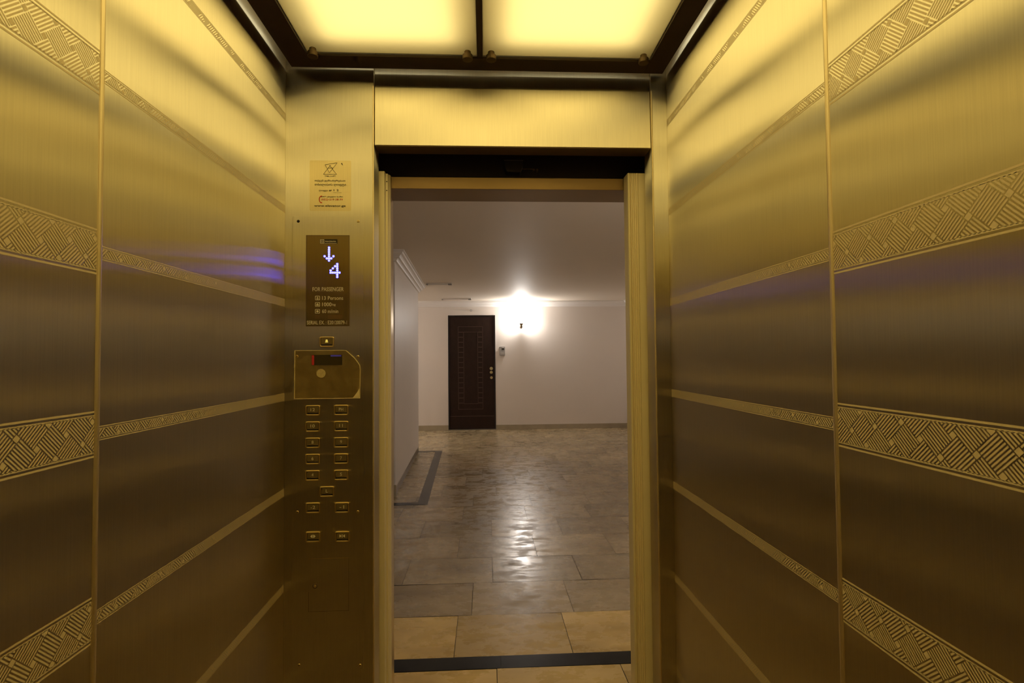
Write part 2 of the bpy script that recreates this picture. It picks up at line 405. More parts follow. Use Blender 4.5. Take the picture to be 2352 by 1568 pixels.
for (a, b) in ((ix0, -0.021), (-0.003, ix1)):
    bm = NB(); lbox(bm, a + 0.001, b - 0.001, iy0, iy1, FZ + 0.012, FZ + 0.016); p = obj('frosted_panel', bm, M['diffuser'], t)
    bm = NB(); lbox(bm, a + 0.062, b - 0.062, iy0 + 0.06, iy1 - 0.062, 2.448, 2.452); obj('light_sheet', bm, M['sheet'], t)
for kx in (-0.548, -0.052, 0.025, 0.530):
    for ky in (1.690, 0.78, -0.15):
        bm = NB(); cyl(bm, (0, 0, -0.016), 0.0165, 0.016, 'z', 24); cyl(bm, (0, 0, 0), 0.011, 0.012, 'z', 16)
        obj('standoff_knob', bm, M['knob'], t, bevel=0.0015, loc=L(kx, ky, FZ - 0.004))
for kx in (-0.60, 0.58):
    for ky in (0.1, 1.4):
        bm = NB(); lbox(bm, kx - 0.01, kx + 0.01, ky - 0.01, ky + 0.01, FZ + 0.008, ZC); obj('hanger', bm, M['bronze_dark'], t)

# ------------------------------------------------------------------ control panel
PX0, PX1, PZ0, PZ1 = -0.6475, -0.411, 0.373, 1.884
YP = YF - 0.0025         # front face of the plate
O = (-0.53, YF, PZ0)
cp = thing('control_panel', 'tall brass panel with display, card slot and number buttons left of the doorway', 'control panel', O)
def C_(bm):              # shift a mesh built in world coordinates to the panel's origin
    bmesh.ops.translate(bm, verts=bm.verts, vec=(-O[0], -O[1], -O[2])); return bm
bm = NB(); box(bm, PX0, PX1, YP, YF - 0.0002, PZ0, PZ1); obj('face_plate', C_(bm), M['brass'], cp, bevel=0.0008)
# display
dx0, dx1, dz0, dz1 = -0.6015, -0.4595, 1.5115, 1.8175
bm = NB(); box(bm, dx0, dx1, YP - 0.0006, YP, dz0, dz1)
dsp = obj('display_window', C_(bm), M['glass_dark'], cp)
YD = YP - 0.0007
bm = NB(); ring(bm, [(dx0 - .0012, dz0 - .0012), (dx1 + .0012, dz0 - .0012), (dx1 + .0012, dz1 + .0012), (dx0 - .0012, dz1 + .0012)],
                [(dx0 + .0006, dz0 + .0006), (dx1 - .0006, dz0 + .0006), (dx1 - .0006, dz1 - .0006), (dx0 + .0006, dz1 - .0006)], YP - 0.0012, YP)
obj('display_rim', C_(bm), M['soffit'], cp)
bm = NB(); prism(bm, rrect(-0.5572, -0.4985, 1.7893, 1.8050, 0.002), YD - 0.0006, YD, 'y'); lg = obj('maker_badge', C_(bm), M['black_print'], dsp)
bm = NB(); ring(bm, rrect(-0.5562, -0.5425, 1.7903, 1.8040, 0.0015), rrect(-0.5545, -0.5442, 1.7920, 1.8023, 0.001), YD - 0.0009, YD - 0.0006)
ring(bm, rrect(-0.5525, -0.5462, 1.7940, 1.8003, 0.002), rrect(-0.5513, -0.5474, 1.7952, 1.7991, 0.001), YD - 0.0009, YD - 0.0006)
box(bm, -0.5415, -0.5010, YD - 0.0009, YD - 0.0006, 1.7905, 1.7915)
obj('badge_mark', C_(bm), M['gold_print'], dsp)
def dtext(s, x0, x1, z, h, mat=None, par=None, y=None, nm='lettering'):
    return text_obj(nm, s, x0, x1, z, h, YD if y is None else y, mat or M['gold_print'], par or dsp, origin=O)
dtext('PANORAMA', -0.539, -0.503, 1.7972, 0.0048, y=YD - 0.0006)
def dots(cells, x0, z0, pitch, name):
    bm = NB()
    for (cx, cz) in cells:
        prism(bm, rrect(x0 + cx * pitch - 0.0034, x0 + cx * pitch + 0.0034, z0 - cz * pitch - 0.0034, z0 - cz * pitch + 0.0034, 0.0022, 3), YD - 0.0006, YD, 'y')
    return obj(name, C_(bm), M['led'], dsp)
dots([(2, r) for r in range(7)] + [(1, 5), (3, 5), (0, 4), (4, 4)], -0.5412, 1.7762, 0.0073, 'led_arrow')
dots([(3, r) for r in range(7)] + [(2, 1), (1, 2), (0, 3), (0, 4), (1, 4), (2, 4), (4, 4)], -0.5210, 1.7205, 0.0073, 'led_numeral')
dtext('FOR PASSENGER', -0.5810, -0.4780, 1.6353, 0.0135)
for s, x1, z, hh in (('13 Persons', -0.4795, 1.6055, 0.0125), ('1000', -0.5180, 1.5840, 0.0125), ('60 m/min', -0.4955, 1.5608, 0.0125)):
    dtext(s, -0.5490, x1, z, hh)
dtext('kg', -0.5155, -0.5045, 1.5825, 0.0095)
for z in (1.6055, 1.5840, 1.5608):
    bm = NB(); ring(bm, rrect(-0.5725, -0.5565, z - 0.0072, z + 0.0072, 0.0025), rrect(-0.5711, -0.5579, z - 0.0058, z + 0.0058, 0.0018), YD - 0.0004, YD)
    if z > 1.6:
        cyl(bm, (-0.5645, YD - 0.0004, z + 0.002), 0.0020, 0.0004, 'y', 12); box(bm, -0.5675, -0.5615, YD - 0.0004, YD, z - 0.0045, z - 0.0012)
    elif z > 1.57:
        box(bm, -0.5685, -0.5605, YD - 0.0004, YD, z - 0.0035, z - 0.0005); box(bm, -0.5665, -0.5625, YD - 0.0004, YD, z + 0.0005, z + 0.0032)
    else:
        cyl(bm, (-0.5645, YD - 0.0004, z), 0.0036, 0.0004, 'y', 14)
    obj('pictogram', C_(bm), M['gold_print'], dsp)
odot = simple('orange_brown_dots', (0.45, 0.22, 0.08), 0.5)
for (cnt, xs_, ) in ((6, -0.572), (20, -0.530)):
    for r in range(3):
        z = 1.5460 - r * 0.0048; bm = NB(); box(bm, xs_, xs_ + cnt * 0.0024, YD - 0.0003, YD, z, z + 0.0008)
        obj('printed_line', C_(bm), odot, dsp)
dtext('SERIAL EX. : E20120079-1', -0.5993, -0.4668, 1.5228, 0.0125)

# buttons
def button(lbl, x, z, w=0.0475, h=0.0345):
    bm = NB()
    o_, i_ = rrect(x - w / 2, x + w / 2, z - h / 2, z + h / 2, 0.005, 4), rrect(x - w / 2 + 0.0042, x + w / 2 - 0.0042, z - h / 2 + 0.0040, z + h / 2 - 0.0040, 0.003, 4)
    ring(bm, o_, i_, YP - 0.0052, YP)
    b = obj('button', C_(bm), M['brass_edge'], cp, bevel=0.0014)
    b['label'] = ('square brass push button marked ' + lbl[1]) if lbl else 'push button'
    bm = NB(); prism(bm, rrect(x - w / 2 + 0.0050, x + w / 2 - 0.0050, z - h / 2 + 0.0100, z + h / 2 - 0.0048, 0.0015, 3), YP - 0.0042, YP, 'y')
    kc = obj('key_cap', C_(bm), M['key'], b, bevel=0.0006)
    bm = NB(); box(bm, x - w / 2 + 0.0052, x + w / 2 - 0.0052, YP - 0.0012, YP, z - h / 2 + 0.0048, z - h / 2 + 0.0088); obj('key_slot', C_(bm), M['slot'], b)
    yk = YP - 0.0042; zk = z + 0.0028
    s = lbl[0]
    if s == 'bell':
        bm = NB(); prism(bm, [(x - .0052, zk - .0048), (x + .0052, zk - .0048), (x + .0052, zk - .0036), (x + .0034, zk - .0014), (x + .0034, zk + .0030), (x + .0018, zk + .0052), (x - .0018, zk + .0052), (x - .0034, zk + .0030), (x - .0034, zk - .0014), (x - .0052, zk - .0036)], yk - 0.0004, yk, 'y')
        obj('bell_symbol', C_(bm), M['led_bell'], b)
    elif s == 'open':
        bm = NB()
        prism(bm, [(x - .0010, zk + .0052), (x - .0010, zk - .0052), (x - .0042, zk - .0044), (x - .0088, zk), (x - .0042, zk + .0044)], yk - 0.0005, yk, 'y')
        prism(bm, [(x + .0010, zk + .0052), (x + .0010, zk - .0052), (x + .0042, zk - .0044), (x + .0088, zk), (x + .0042, zk + .0044)], yk - 0.0005, yk, 'y')
        obj('door_open_symbol', C_(bm), M['key_print'], b)
    elif s == 'close':
        bm = NB()
        prism(bm, [(x - .0088, zk + .0052), (x - .0088, zk - .0052), (x - .0022, zk)], yk - 0.0005, yk, 'y')
        prism(bm, [(x + .0088, zk + .0052), (x + .0088, zk - .0052), (x + .0022, zk)], yk - 0.0005, yk, 'y')
        box(bm, x - .0008, x + .0008, yk - 0.0005, yk, zk - .0055, zk + .0055)
        obj('door_close_symbol', C_(bm), M['key_print'], b)
    else:
        ww = {1: 0.0062, 2: 0.0140}[len(s)]
        if s == '11': ww = 0.0115
        if s == 'L': ww = 0.0065
        if s.startswith('-'): ww = 0.0150
        text_obj('engraving', s, x - ww / 2, x + ww / 2, zk, 0.0102, yk, M['key_print'], b, depth=0.0005, origin=O)
    return b
COLL, COLR = -0.5784, -0.4850
button(('bell', 'with a lit yellow bell'), -0.5330, 1.4574)
for i, (a, c) in enumerate((('12', 'PH'), ('10', '11'), ('8', '9'), ('6', '7'), ('4', '5'))):
    z = 1.2284 - i * 0.0540
    button((a, a), COLL, z); button((c, c), COLR, z)
button(('L', 'L'), -0.5315, 0.9582)
button(('-2', 'minus 2'), -0.5768, 0.9055); button(('-1', 'minus 1'), -0.4822, 0.9045)
button(('open', 'with the door open symbol'), -0.5765, 0.8100); button(('close', 'with the door close symbol'), -0.4808, 0.8088)

# card reader cover (clear plastic plate with cut corner), slot and round emblem
def clear_mat():
    m, n, out = nt('scuffed_clear_plastic')
    tr = n.nodes.new('ShaderNodeBsdfTransparent'); tr.inputs[0].default_value = (0.95, 0.92, 0.80, 1)
    g = n.nodes.new('ShaderNodeBsdfDiffuse'); g.inputs[0].default_value = (0.55, 0.45, 0.24, 1)
    tc = n.nodes.new('ShaderNodeTexCoord'); ns = n.nodes.new('ShaderNodeTexNoise'); ns.inputs['Scale'].default_value = 30; ns.inputs['Detail'].default_value = 5
    mr = n.nodes.new('ShaderNodeMapRange'); mr.inputs['To Min'].default_value = 0.06; mr.inputs['To Max'].default_value = 0.20
    mr.inputs['From Min'].default_value = 0.4; mr.inputs['From Max'].default_value = 0.75
    lk(n, tc.outputs['Object'], ns.inputs['Vector']); lk(n, ns.outputs['Fac'], mr.inputs['Value'])
    x = n.nodes.new('ShaderNodeMixShader'); lk(n, mr.outputs[0], x.inputs[0]); lk(n, tr.outputs[0], x.inputs[1]); lk(n, g.outputs[0], x.inputs[2])
    lk(n, x.outputs[0], out.inputs[0]); return m
M['clear'] = clear_mat()
cv = [(-0.6392, 1.4300), (-0.4690, 1.4292), (-0.4400, 1.4030), (-0.4235, 1.3790), (-0.4215, 1.3600), (-0.4228, 1.2668), (-0.6400, 1.2672)]
bm = NB(); prism(bm, cv, YP - 0.0020, YP - 0.0002, 'y'); rc = obj('card_reader_cover', C_(bm), M['clear'], cp)
def inset(pts, d):
    cx = sum(p[0] for p in pts) / len(pts); cz = sum(p[1] for p in pts) / len(pts)
    return [(p[0] + (d if p[0] < cx else -d), p[1] + (d if p[1] < cz else -d)) for p in pts]
bm = NB(); ring(bm, cv, inset(cv, 0.0016), YP - 0.0024, YP - 0.0002)
prism(bm, [(-0.4250, 1.2690), (-0.4250, 1.3000), (-0.4330, 1.2860), (-0.4470, 1.2690)], YP - 0.0024, YP - 0.0002, 'y')
obj('cover_edge', C_(bm), simple('worn_cover_edge', (0.90, 0.76, 0.45), 0.5, metal=0.1), rc)
bm = NB(); prism(bm, rrect(-0.5832, -0.4824, 1.3793, 1.4139, 0.002), YP - 0.0026, YP - 0.0004, 'y'); obj('card_slot', C_(bm), simple('smoked_card_window', (0.05, 0.036, 0.012), 0.2), rc)
bm = NB(); prism(bm, rrect(-0.5822, -0.5745, 1.3803, 1.4129, 0.0022), YP - 0.0030, YP - 0.0026, 'y'); obj('red_indicator', C_(bm), M['red_lens'], rc)
bm = NB(); prism(bm, rrect(-0.5200, -0.4850, 1.4082, 1.4132, 0.001), YP - 0.0029, YP - 0.0026, 'y'); obj('blue_indicator', C_(bm), simple('blue_glow', (0.1, 0.08, 0.5), 0.3, emit=(0.12, 0.08, 0.7), est=0.1), rc)
bm = NB(); cyl(bm, (-0.5515, YP - 0.0026, 1.3522), 0.0150, 0.0006, 'y', 32)
obj('round_emblem', C_(bm), simple('pale_emblem', (0.62, 0.50, 0.24), 0.6, noise=0.25, nscale=160), rc)

def screw(x, z, r=0.0048, dark=False, name='screw'):
    bm = NB(); cyl(bm, (x, YP - 0.0016, z), r * 0.75, 0.0016, 'y', 18, r2=r)
    o = obj(name, C_(bm), M['slot'] if dark else M['brass_edge'], cp, bevel=0.0004)
    if not dark:
        bm = NB(); box(bm, x - r * 0.5, x + r * 0.5, YP - 0.0018, YP - 0.0015, z - 0.0005, z + 0.0005); box(bm, x - 0.0005, x + 0.0005, YP - 0.0018, YP - 0.0015, z - r * .5, z + r * .5)
        obj('screw_slot', C_(bm), M['slot'], o)
    return o
screw(-0.6293, 1.8660, 0.0052, dark=True, name='empty_screw_hole'); screw(-0.4290, 1.8665)
for x, z in ((-0.6287, 0.8925), (-0.4302, 0.8890), (-0.6212, 0.3930), (-0.4230, 0.3850), (-0.6320, 1.4095), (-0.4303, 1.4068)): screw(x, z)
# service door outline with lock
bm = NB(); box(bm, -0.5920, -0.4600, YP - 0.0004, YP, 0.7372, 0.7382)
sd = obj('service_door_edge', C_(bm), M['brass_edge'], cp)
bm = NB(); box(bm, -0.5920, -0.5912, YP - 0.0003, YP, 0.5645, 0.6300); box(bm, -0.5920, -0.4600, YP - 0.0003, YP, 0.5645, 0.5653); box(bm, -0.4608, -0.4600, YP - 0.0003, YP, 0.5645, 0.7372)
obj('service_door_outline', C_(bm), M['soffit'], cp)
bm = NB(); cyl(bm, (-0.5697, YP - 0.003, 0.6491), 0.0085, 0.003, 'y', 28); lc = obj('key_lock', C_(bm), M['soffit'], cp, bevel=0.001)
bm = NB(); cyl(bm, (-0.5697, YP - 0.0045, 0.6491), 0.0050, 0.0016, 'y', 24); obj('lock_core', C_(bm), M['brass_edge'], lc, bevel=0.001)

# ------------------------------------------------------------------ sticker above the control panel
sx0, sx1, sz0, sz1 = -0.5925, -0.4540, 1.9025, 2.0755
SO = (-0.523, YF, 1.99)
st = thing('sticker', 'gold service sticker with triangle logo and red phone number above the control panel', 'sticker', SO)
def film():
    m, n, out = nt('clear_gold_film')
    a = n.nodes.new('ShaderNodeBsdfTransparent'); a.inputs[0].default_value = (0.99, 0.97, 0.9, 1)
    g = n.nodes.new('ShaderNodeBsdfDiffuse'); g.inputs[0].default_value = (0.85, 0.72, 0.38, 1)
    x = n.nodes.new('ShaderNodeMixShader'); x.inputs[0].default_value = 0.008
    lk(n, a.outputs[0], x.inputs[1]); lk(n, g.outputs[0], x.inputs[2]); lk(n, x.outputs[0], out.inputs[0]); return m
def S_(bm): bmesh.ops.translate(bm, verts=bm.verts, vec=(-SO[0], -SO[1], -SO[2])); return bm
bm = NB(); prism(bm, rrect(sx0, sx1, sz0, sz1, 0.004), YF - 0.0006, YF - 0.0001, 'y'); obj('film', S_(bm), film(), st)
YS = YF - 0.0007
def seg(bm, a, b, wd=0.0010, y=YS):
    d = Vector((b[0] - a[0], b[1] - a[1])); L_ = d.length
    if L_ < 1e-6: return
    nx, nz = -d.y / L_ * wd / 2, d.x / L_ * wd / 2
    prism(bm, [(a[0] + nx, a[1] + nz), (b[0] + nx, b[1] + nz), (b[0] - nx, b[1] - nz), (a[0] - nx, a[1] - nz)], y - 0.0002, y, 'y')
def spx(u, v):   # helper plan of the sticker: u 0..1 across, v 0..1 down
    return (sx0 + (sx1 - sx0) * u, sz1 - (sz1 - sz0) * v)
bm = NB()
def tri(ps):
    for i in range(len(ps)): seg(bm, spx(*ps[i]), spx(*ps[(i + 1) % len(ps)]))
tri([(0.37, 0.085), (0.665, 0.045), (0.475, 0.245)]); tri([(0.33, 0.275), (0.65, 0.275), (0.49, 0.105)])
seg(bm, spx(0.43, 0.15), spx(0.57, 0.15)); seg(bm, spx(0.465, 0.105), spx(0.515, 0.105))
obj('triangle_logo', S_(bm), M['black_print'], st)
bm = NB(); seg(bm, spx(0.765, 0.05), spx(0.795, 0.09), 0.0015); seg(bm, spx(0.795, 0.09), spx(0.78, 0.045), 0.001)
obj('pen_mark', S_(bm), M['black_print'], st)
bm = NB(); seg(bm, spx(0.57, 0.640), spx(0.77, 0.640), 0.0006); obj('write_in_line', S_(bm), M['black_print'], st)
def stext(s, u0, u1, v, h, mat='black_print', nm='print'):
    a, b = spx(u0, v), spx(u1, v)
    return text_obj(nm, s, a[0], b[0], a[1], h, YS, M[mat], st, depth=0.0002, origin=SO, bold=0.008)
stext('TBIL-LIFT', 0.36, 0.63, 0.312, 0.0034)
stext('თქვენ გემსახურებათ', 0.12, 0.86, 0.405, 0.0075)
stext('თბილისის ლიფტი', 0.12, 0.88, 0.485, 0.0095)
stext('ლიფტი №', 0.22, 0.53, 0.602, 0.0065)
stext('1 2', 0.58, 0.70, 0.590, 0.0065)
stext('24/7 ცხელი ხაზი', 0.28, 0.80, 0.722, 0.0058)
stext('(032)-219 58 79', 0.28, 0.80, 0.780, 0.0082, 'red_print')
stext('www.elevator.ge', 0.11, 0.87, 0.905, 0.0095)
bm = NB()
c0 = spx(0.285, 0.775)
arc = [(c0[0] + 0.0095 * math.cos(math.radians(a)) * 0.75, c0[1] + 0.0115 * math.sin(math.radians(a))) for a in range(110, 251, 20)]
for a, b in zip(arc, arc[1:]): seg(bm, a, b, 0.0030)
seg(bm, (arc[0][0], arc[0][1]), (arc[0][0] + 0.0045, arc[0][1] + 0.0002), 0.0042); seg(bm, (arc[-1][0], arc[-1][1]), (arc[-1][0] + 0.0045, arc[-1][1] - 0.0002), 0.0042)
obj('phone_symbol', S_(bm), M['red_print'], st)

# ------------------------------------------------------------------ open sliding doors of the cabin (only leading edges stick out of the pockets)
DT, DB = 2.075, 0.006
def leaf(name, side, prof, holes=None):
    bm = NB(); prism(bm, prof, DB, DT, 'z')
    o = struct(name, bm, M['door_gold'], bevel=0.0015)
    return o
# left leaf, profile in (x, y): two folded lips with a groove
pl = [(-0.52, 1.895), (-0.3600, 1.895), (-0.3585, 1.900), (-0.3585, 1.912), (-0.3610, 1.915), (-0.3610, 1.919), (-0.3520, 1.921), (-0.3520, 1.930), (-0.3480, 1.934), (-0.3455, 1.940), (-0.3455, 1.948), (-0.52, 1.948)]
dl = leaf('door_1', -1, pl)
for zz in (2.045, 2.012):
    bm = NB(); cyl(bm, (-0.3560, 1.9195, zz), 0.0022, 0.002, 'y', 12); obj('screw_hole', bm, M['slot'], dl)
# right leaf: ribbed rubber-gold edge
pr_ = [(0.74, 1.895), (0.5670, 1.895)]
x = 0.5670
for k in range(4):
    pr_ += [(x, 1.8950), (x - 0.0012, 1.8965), (x - 0.0022, 1.8940), (x - 0.0045, 1.8925), (x - 0.0065, 1.8935)]
    x -= 0.0075
pr_ += [(x, 1.899), (x - 0.002, 1.893), (x - 0.0085, 1.893), (x - 0.0105, 1.897), (x - 0.0105, 1.948), (0.74, 1.948)]
dr = leaf('door_2', 1, pr_)

# landing frame: jambs, lintel, dark shaft above the doors
JL, JR = -0.3655, 0.5790
bm = NB(); prism(bm, [(JL, 2.005), (JL, 2.112), (-0.46, 2.112), (-0.46, 2.06), (-0.44, 2.06), (-0.44, 2.005)], 0.0, 2.031, 'z'); struct('trim_3', bm, M['jamb'], bevel=0.002)
bm = NB(); prism(bm, [(JR, 2.005), (JR, 2.112), (0.67, 2.112), (0.67, 2.06), (0.65, 2.06), (0.65, 2.005)], 0.0, 2.031, 'z'); struct('trim_4', bm, M['jamb'], bevel=0.002)
bm = NB(); box(bm, -0.46, 0.67, 1.955, 2.112, 2.031, 2.075); struct('trim_5', bm, M['bronze_soffit'], bevel=0.001)
bm = NB(); box(bm, -0.75, 0.95, 1.995, 2.005, 2.075, 2.6); box(bm, -0.75, 0.95, 1.885, 2.005, 2.40, 2.41)
box(bm, -0.75, -0.70, 1.86, 2.005, 0, 2.6); box(bm, 0.90, 0.95, 1.86, 2.005, 0, 2.6)
box(bm, -0.72, -0.46, 1.995, 2.004, 0, 2.075); box(bm, 0.67, 0.92, 1.995, 2.004, 0, 2.075)
struct('wall_shaft', bm, M['shaft'])
# door operator mechanism seen in the gap over the doorway
t = thing('door_operator', 'black door operator box with small wires in the dark gap over the doorway', 'door operator', (0.11, 1.99, 2.13))
bm = NB(); prism(bm, [(-0.034, 0.012), (0.034, 0.012), (0.036, -0.008), (0.026, -0.033), (-0.026, -0.033), (-0.034, -0.010)], -0.035, 0.0, 'y'); obj('housing', bm, M['mech'], t, bevel=0.002)
bm = NB(); box(bm, -0.036, 0.036, -0.037, -0.0355, 0.009, 0.012); obj('cover_rim', bm, M['steel'], t)
bm = NB()
for k in range(2): cyl(bm, (0.078 + k * 0.013, -0.02, -0.018), 0.004, 0.018, 'y', 12)
box(bm, 0.036, 0.075, -0.012, -0.008, -0.014, -0.011); obj('terminal', bm, M['knob'], t)
bm = NB(); box(bm, -0.50, 0.40, -0.012, 0.0, 0.060, 0.085); obj('hanger_rail', bm, M['mech'], t)

# ------------------------------------------------------------------ hall: floor with tiles
YW, HCZ = 10.27, 2.50
HX0, HX1, HY0 = -3.4, 2.82, 2.105
bm = NB()
box(bm, HX0, HX1, HY0, YW, -0.05, -0.0025, 1)
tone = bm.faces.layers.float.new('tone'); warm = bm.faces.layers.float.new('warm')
G = 0.0030
edges = [2.105, 2.410, None, 2.512, 2.912, 3.322, 3.735, 4.168, 4.588, 5.000]
rows = [(2.105, 2.412, 0.040), (2.512, 2.912, 0.403), (2.912, 3.322, -0.087), (3.322, 3.735, 0.035), (3.735, 4.168, 0.353), (4.168, 4.588, 0.038), (4.588, 5.000, 0.351)]
yy = 5.0; k = 0
offs = [0.43, 0.10, 0.33, -0.05, 0.22, 0.41, 0.07, 0.30, -0.1, 0.18, 0.47, 0.02, 0.36]
while yy < YW - 0.01:
    y2 = min(yy + 0.4125, YW); rows.append((yy, y2, offs[k % len(offs)])); yy = y2; k += 1
W = 0.562
for (a, b, off) in rows:
    n0 = int(math.floor((HX0 - off) / W)) - 1
    x = off + n0 * W
    while x < HX1:
        x0, x1 = max(x + G / 2, HX0), min(x + W - G / 2, HX1)
        if x1 - x0 > 0.01:
            tx, ty = random.uniform(-0.0009, 0.0009), random.uniform(-0.0007, 0.0007)     # tiles are laid a hair out of level
            f = poly(bm, [(x0, a + G / 2, -tx - ty), (x1, a + G / 2, tx - ty), (x1, b - G / 2, tx + ty), (x0, b - G / 2, -tx + ty)])
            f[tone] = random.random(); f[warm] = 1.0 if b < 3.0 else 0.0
        x += W
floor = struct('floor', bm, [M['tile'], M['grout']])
# black marble inlays
bm = NB()
for x0, x1 in ((HX0, -0.72), (-0.7185, 0.0585), (0.06, 0.9985), (1.0, HX1)):
    box(bm, x0, x1, 2.4125, 2.5105, -0.004, 0.0019)
struct('trim_6', bm, M['inlay'])
bm = NB()     # inlay frame round the wall pier, running a little askew
def sk(x, y): return (x - 0.034 * (y - 5.1), y)
poly(bm, [sk(-0.565, 5.10) + (0.0021,), sk(-0.565, 8.03) + (0.0021,), sk(-0.665, 8.03) + (0.0021,), sk(-0.665, 5.10) + (0.0021,)])
poly(bm, [sk(-0.665, 5.10) + (0.0021,), sk(-0.665, 5.19) + (0.0021,), (-3.0, 5.19, 0.0021), (-3.0, 5.10, 0.0021)])
poly(bm, [sk(-0.665, 7.96) + (0.0021,), sk(-0.665, 8.03) + (0.0021,), (-1.10, 8.03, 0.0021), (-1.10, 7.96, 0.0021)])
r = bmesh.ops.extrude_face_region(bm, geom=bm.faces[:])
for v in [g for g in r['geom'] if isinstance(g, bmesh.types.BMVert)]: v.co.z -= 0.004
struct('trim_7', bm, M['inlay'])

# hall walls, ceiling
bm = NB(); box(bm, HX0, HX1, HY0, YW + 0.1, HCZ, HCZ + 0.05); struct('ceiling', bm, M['ceil'])
bm = NB()   # far wall with the opening for the flat door
DX0, DX1, DZT = -0.728, 0.190, 2.228
box(bm, HX0 - 0.1, DX0, YW, YW + 0.12, 0, HCZ); box(bm, DX1, HX1 + 0.1, YW, YW + 0.12, 0, HCZ); box(bm, DX0, DX1, YW, YW + 0.12, DZT, HCZ)
struct('wall_far', bm, M['plaster'])
bm = NB(); box(bm, HX1, HX1 + 0.1, HY0, YW, 0, HCZ); struct('wall_hall_right', bm, M['plaster'])
bm = NB(); box(bm, HX0 - 0.1, HX0, HY0, YW, 0, HCZ); struct('wall_hall_left', bm, M['plaster'])
bm = NB()   # wall round the landing frame
box(bm, HX0, -0.46, HY0 - 0.1, HY0, 0, HCZ); box(bm, 0.67, HX1, HY0 - 0.1, HY0, 0, HCZ); box(bm, -0.46, 0.67, HY0 - 0.095, HY0, 2.075, HCZ)
struct('wall_landing', bm, M['plaster'])
# wall pier on the left
PA, PB = (-0.925, 5.42), (-1.015, 8.00)
bm = NB(); prism(bm, [PA, PB, (HX0, 8.00), (HX0, 5.42)], 0, HCZ, 'z'); struct('wall_pier', bm, M['plaster'])

# skirting boards
def skirt(name, a, b, h=0.085, tck=0.014, z0=0.0):
    d = (Vector(b) - Vector(a)).normalized(); nrm = Vector((d.y, -d.x))
    A, B = Vector(a), Vector(b)
    bm = NB(); prism(bm, [tuple(A), tuple(B), tuple(B + nrm * tck), tuple(A + nrm * tck)], z0, h, 'z')
    return struct(name, bm, M['skirt'], bevel=0.002)
skirt('baseboard_far', (HX0, YW), (DX0 - 0.005, YW), 0.100)
skirt('baseboard_far_right', (DX1 + 0.005, YW), (HX1, YW), 0.092)
skirt('baseboard_pier', PB, PA, 0.085).rotation_euler = (0, 0, 0)
skirt('baseboard_pier_front', (HX0, 5.42), (PA[0] + 0.012, 5.42), 0.120)
skirt('baseboard_right', (HX1, YW), (HX1, HY0), 0.092)
# crown mouldings: stepped profile swept along the walls (d = out from the wall, z = below the ceiling)
CP = [(0, 0), (0.105, 0), (0.105, -0.014), (0.092, -0.018), (0.088, -0.034), (0.070, -0.046), (0.058, -0.060), (0.054, -0.070), (0.036, -0.078), (0.026, -0.090), (0.020, -0.104), (0.0, -0.108)]
def crown(name, path):
    bm = NB(); rings = []
    n = len(path)
    for i, p in enumerate(path):
        p = Vector(p)
        d0 = (p - Vector(path[i - 1])).normalized() if i else None
        d1 = (Vector(path[i + 1]) - p).normalized() if i < n - 1 else None
        if d0 is None: m_ = Vector((d1.y, -d1.x))
        elif d1 is None: m_ = Vector((d0.y, -d0.x))
        else:
            a, b = Vector((d0.y, -d0.x)), Vector((d1.y, -d1.x)); m_ = (a + b) / (1 + a.dot(b))
        rings.append([bm.verts.new((p.x + m_.x * q[0], p.y + m_.y * q[0], HCZ + q[1])) for q in CP])
    for A, B in zip(rings, rings[1:]):
        for k in range(len(CP)): bm.faces.new((A[k], A[(k + 1) % len(CP)], B[(k + 1) % len(CP)], B[k]))
    bm.faces.new(rings[0]); bm.faces.new(list(reversed(rings[-1])))
    return struct(name, bm, M['crown'])
crown('trim_8', [(HX0, YW), (HX1, YW), (HX1, HY0 + 0.12)])
crown('trim_9', [(HX0 + 0.001, 5.42), PA, PB, (HX0 + 0.001, 8.0)])

# ------------------------------------------------------------------ flat door
d3 = None
bm = NB()   # steel frame
fw = 0.022
box(bm, DX0, DX0 + fw, YW - 0.012, YW + 0.05, 0, DZT); box(bm, DX1 - fw, DX1, YW - 0.012, YW + 0.05, 0, DZT); box(bm, DX0 + fw, DX1 - fw, YW - 0.012, YW + 0.05, DZT - fw, DZT)
d3 = struct('door_3', bm, M['door_frame'], bevel=0.002)
lx0, lx1, lz0, lz1 = DX0 + fw + 0.003, DX1 - fw - 0.003, 0.020, DZT - fw - 0.003
bm = NB(); box(bm, lx0, lx1, YW + 0.004, YW + 0.045, lz0, lz1); lf = obj('door_leaf', bm, M['wood'], d3, bevel=0.002)
bm = NB()
yr = YW + 0.0035
def fr(x0, x1, z0, z1, wd=0.006):
    box(bm, x0, x1, yr - 0.0035, yr + 0.001, z1 - wd, z1); box(bm, x0, x1, yr - 0.0035, yr + 0.001, z0, z0 + wd)
    box(bm, x0, x0 + wd, yr - 0.0035, yr + 0.001, z0, z1); box(bm, x1 - wd, x1, yr - 0.0035, yr + 0.001, z0, z1)
px0, px1, pz0, pz1 = -0.535, -0.055, 0.400, 2.010
fr(px0, px1, pz0, pz1); fr(px0 + 0.105, px1 - 0.095, pz0 + 0.105, pz1 - 0.105)
z = pz1 - 0.105
while z > pz0 + 0.105:
    box(bm, px0 + 0.012, px0 + 0.098, yr - 0.0035, yr + 0.001, z - 0.010, z); box(bm, px1 - 0.088, px1 - 0.012, yr - 0.0035, yr + 0.001, z - 0.010, z); z -= 0.0985
box(bm, lx0 + 0.004, lx1 - 0.004, yr - 0.0035, yr + 0.001, 0.262, 0.270)
obj('panel_relief', bm, M['wood_rib'], lf)
